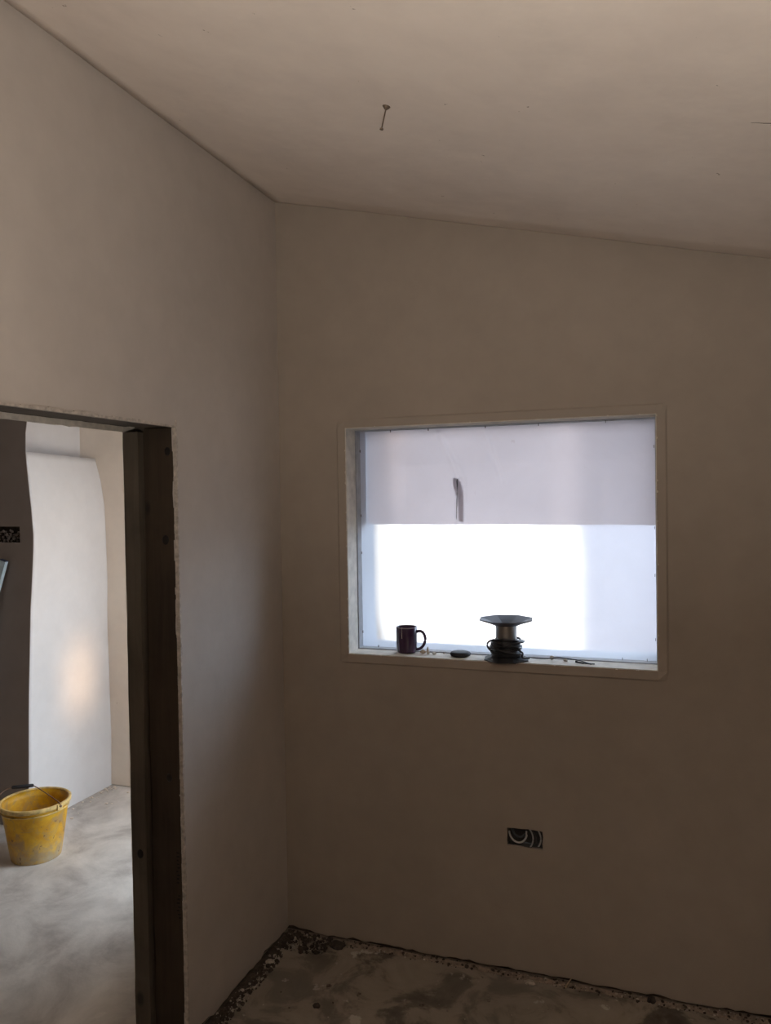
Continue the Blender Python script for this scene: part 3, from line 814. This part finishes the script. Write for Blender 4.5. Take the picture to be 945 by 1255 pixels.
# crumbs and small bits on the ledge
def bit(name, label, x, y, s, seed, mat, flat=.6, cat='rubble'):
    bm = bmesh.new(); r = random.Random(seed); rock(bm, (0, 0, 0), s, flat, r)
    lo_ = min(v.co.z for v in bm.verts)
    return tag(obj(name, bm, mat, loc=(x, y, ZS - lo_)), label, cat)
bit('plaster_crumb', 'brown crumb on the ledge nearest the mug handle', 0.568, .060, .0125, 2, M['rubble_pale'], .9)
bit('plaster_crumb', 'flat brown crumb on the ledge midway between mug and black disc', 0.612, .065, .0135, 8, M['rubble_pale'], .5)
bit('plaster_crumb', 'tiny crumb on the ledge close to the black disc', 0.645, .085, .007, 4, M['rubble_pale'], .6)
bit('plaster_crumb', 'small crumb on the ledge behind the thin black lead', 1.055, .080, .009, 5, M['rubble_pale'], .8)
bit('plaster_crumb', 'larger tan crumb on the ledge left of the lead end', 1.105, .070, .012, 6, M['rubble_pale'], .6)
bm = bmesh.new(); tube(bm, [(0, 0, 0.0), (-.002, .003, .012), (-.003, .003, .028)], [.007, .006, .002], 5)
tag(obj('plaster_shard', bm, M['bead'], loc=(0.588, .065, ZS)), 'thin pale shard standing up among crumbs beside the mug', 'rubble')

# black disc (lid)
dk = thing('black_lid', 'flat black rounded lid lying on the ledge between mug and reel', 'lid', (0.716, 0.062, ZS))
bm = bmesh.new(); lathe(bm, [(0, 0), (.030, 0), (.0375, .004), (.039, .010), (.036, .0155), (.030, .018), (0, .0185)], 40); obj('lid_body', bm, M['black_plastic'], dk, True)
bm = bmesh.new(); lathe(bm, [(.0388, .0075), (.0400, .0085), (.0400, .0110), (.0385, .0118)], 40); obj('lid_edge', bm, M['black_plastic'], dk, True)

# reel
rl = thing('cable_reel', 'grey metal reel with flared end plates wound with black cable', 'reel', (0.893, 0.052, ZS), rz=math.radians(8))
def cone_flange(bm, rr, z_in, z_out, n=8, hub=.040):
    """octagonal dished plate from hub radius (z_in) to the rim (z_out), 2.5 mm thick"""
    th = .0022; R_ = []
    for (r_, z) in ((hub * .6, z_in), (hub * 1.05, z_in + (z_out - z_in) * .12), (rr * .62, z_in + (z_out - z_in) * .48), (rr, z_out)):
        R_.append([(r_ * math.cos((k + .5) * 2 * math.pi / n), r_ * math.sin((k + .5) * 2 * math.pi / n), z) for k in range(n)])
    up = [[bm.verts.new(p) for p in r_] for r_ in R_]; dn = [[bm.verts.new((p[0], p[1], p[2] - th)) for p in r_] for r_ in R_]
    for L in (up, dn):
        for A, B in zip(L, L[1:]):
            for k in range(n): bm.faces.new((A[k], A[(k + 1) % n], B[(k + 1) % n], B[k]))
        bm.faces.new(L[0])
    for k in range(n): bm.faces.new((up[-1][k], up[-1][(k + 1) % n], dn[-1][(k + 1) % n], dn[-1][k]))
bm = bmesh.new(); cone_flange(bm, .1035, .125, .150); obj('top_plate', bm, M['reel_flange'], rl)
bm = bmesh.new(); cone_flange(bm, .0865, .026, .0025); obj('base_plate', bm, M['black_plastic'], rl)
bm = bmesh.new(); lathe(bm, [(.0395, .020), (.0395, .030), (.0385, .032), (.0385, .118), (.0395, .120), (.0395, .128)], 40); obj('drum', bm, M['reel_drum'], rl, True)
bm = bmesh.new(); lathe(bm, [(.040, .012), (.058, .016), (.050, .028), (.046, .050), (.047, .068), (.040, .078)], 24); obj('cable_pack', bm, M['cable_black'], rl, True)
for k, (zc, rr, tilt, ph) in enumerate(((.030, .050, .004, 0), (.038, .053, .010, 1.0), (.045, .052, .008, 2.4), (.052, .056, .012, 4.0), (.058, .050, .006, 5.1), (.064, .052, .010, .5), (.070, .049, .008, 3.2), (.036, .060, .013, 4.6), (.055, .061, .014, 1.9))):
    bm = bmesh.new(); pts = []
    for a in range(40):
        A_ = a * 2 * math.pi / 40
        r_ = rr * (1 + .05 * math.sin(2 * A_ + ph) + .04 * N(math.cos(A_) * 2, math.sin(A_) * 2, k * 3))
        pts.append((r_ * math.cos(A_), r_ * math.sin(A_), zc + tilt * math.sin(A_ + ph)))
    tube(bm, pts, .0042, 7, True); obj('cable_turn', bm, M['cable_black'], rl, True)
bm = bmesh.new(); tube(bm, catmull([(-.042, -.02, .074), (-.058, -.03, .072), (-.068, -.03, .060), (-.064, -.03, .045), (-.052, -.03, .034)], 6), .0036, 7); obj('cable_loop', bm, M['cable_black'], rl, True)
bm = bmesh.new(); tube(bm, catmull([(.045, -.03, .040), (.060, -.03, .030), (.058, -.035, .018), (.066, -.035, .0125), (.085, -.03, .012)], 6), .0036, 7); obj('cable_loop', bm, M['cable_black'], rl, True)
# loose lead to the right with a plug
ldg = thing('loose_lead', 'thin black lead trailing right from the reel along the ledge', 'cable', (0.975, 0.045, ZS))
bm = bmesh.new(); tube(bm, catmull([(0, 0, .0135), (.03, .0, .010), (.07, .01, .0095), (.105, .015, .015), (.15, .01, .0125), (.185, .0, .010), (.215, -.004, .003), (.235, -.006, .0025)], 8), .0019, 7); obj('lead', bm, M['cable_black'], ldg, True)
bm = bmesh.new(); tube(bm, catmull([(.168, .002, .006), (.18, -.002, .0045), (.20, -.008, .0035), (.225, -.012, .0025)], 5), [.004] * 4 + [.0032] * 6 + [.002] * 6, 8); obj('lead_plug', bm, M['cable_black'], ldg, True)

# ------------------------------------------------------------------ bucket
bk = thing('bucket', 'dirty yellow plastic builder bucket on the hall floor', 'bucket', (-1.492, 0.226, 0.0))
RT, RB, HB = .163, .116, .278
bm = bmesh.new()
def wall_r(z): return RB + (RT - .006 - RB) * z / HB
prof = [(0, .004), (RB - .006, .004), (RB - .002, 0), (RB, .003)] + [(wall_r(z), z) for z in (.03, .09, .15, .21, .255, HB - .004)]
prof += [(wall_r(HB) - .003, HB - .002)] + [(wall_r(z) - .003, z) for z in (.24, .18, .12, .06, .012)] + [(0, .008)]
lathe(bm, prof, 64); obj('body', bm, M['bucket'], bk, True)
bm = bmesh.new(); lathe(bm, [(RT - .010, HB - .003), (RT - .008, HB + .002), (RT, HB + .003), (RT + .004, HB), (RT + .003, HB - .016), (RT, HB - .018), (RT - .001, HB - .004), (RT - .010, HB - .003)], 64); obj('rim', bm, M['bucket_rim'], bk, True)
bm = bmesh.new(); lathe(bm, [(wall_r(.245), .240), (wall_r(.245) + .006, .241), (wall_r(.245) + .006, .245), (wall_r(.245), .246)], 64); obj('rib', bm, M['bucket_rim'], bk, True)
def bp(a, r, z): return Vector((r * math.cos(math.radians(a)), r * math.sin(math.radians(a)), z))
for a in (-6, 222):
    bm = bmesh.new(); c = bp(a, RT + .002, HB - .010)
    q = bmesh.ops.create_cube(bm, size=1)
    for v in q['verts']:
        v.co = Matrix.Rotation(math.radians(a), 3, 'Z') @ Vector((v.co.x * .014, v.co.y * .030, v.co.z * .024)) + c
    obj('ear', bm, M['bucket_rim'], bk)
g1, g2 = Vector((-.085, .075, .311)), Vector((-.158, .018, .313))
pa, pb = bp(-6, RT + .006, HB - .004), bp(222, RT + .008, HB - .008)
bm = bmesh.new(); tube(bm, catmull([pa, pa + Vector((-.012, .006, .012)), Vector((.04, .035, .298)), g1, (g1 + g2) / 2, g2, Vector((-.180, -.02, .305)), Vector((-.168, -.075, .288)), pb], 8), .0026, 8); obj('bail_wire', bm, M['wire'], bk, True)
bm = bmesh.new(); tube(bm, [g1 + (g2 - g1) * t for t in (-.05, 0, .3, .6, 1, 1.05)], [.006, .0085, .009, .009, .0085, .006], 12); obj('grip', bm, M['black_plastic'], bk, True)
bm = bmesh.new(); q = bp(-6, RT + .009, HB - .006)
tube(bm, [q - bp(-6, .006, 0), q + bp(-6, .006, 0)], .006, 10); obj('pivot', bm, M['wire'], bk)

# pale blue spirit level leaning on the hall's brown wall
lv = thing('spirit_level', 'pale blue level leaning on the brown wall at the frame edge', 'level', (0, 0, 0))
def bar(bm, a, b, wv, dv):
    a, b = Vector(a), Vector(b); t = (b - a).normalized(); n = Vector((0, 1, 0)); n = (n - t * n.dot(t)).normalized(); s = t.cross(n)
    vs_ = [bm.verts.new(p + s * i * wv / 2 + n * j * dv / 2) for p in (a, b) for i, j in ((-1, -1), (1, -1), (1, 1), (-1, 1))]
    bm.faces.new(vs_[:4]); bm.faces.new(vs_[4:][::-1])
    for k in range(4): bm.faces.new((vs_[k], vs_[(k + 1) % 4], vs_[4 + (k + 1) % 4], vs_[4 + k]))
topP = Vector((-1.868, YD - .018, 1.435)); botP = Vector((-2.27, YD - .15, 0.012))
d_ = (topP - botP).normalized()
bm = bmesh.new(); bar(bm, botP, topP, .040, .020); obj('level_body', bm, M['blue_level'], lv)
s_ = d_.cross(Vector((0, 1, 0))).normalized()
for sg in (1,):
    bm = bmesh.new(); bar(bm, botP + s_ * .026 * sg, topP + s_ * .026 * sg + d_ * -.004, .010, .024); obj('level_edge', bm, M['dark_blue'], lv)
bm = bmesh.new(); bar(bm, topP - d_ * .002, topP + d_ * .004, .040, .020); obj('end_cap', bm, M['dark_blue'], lv)
bpy.context.view_layer.update()
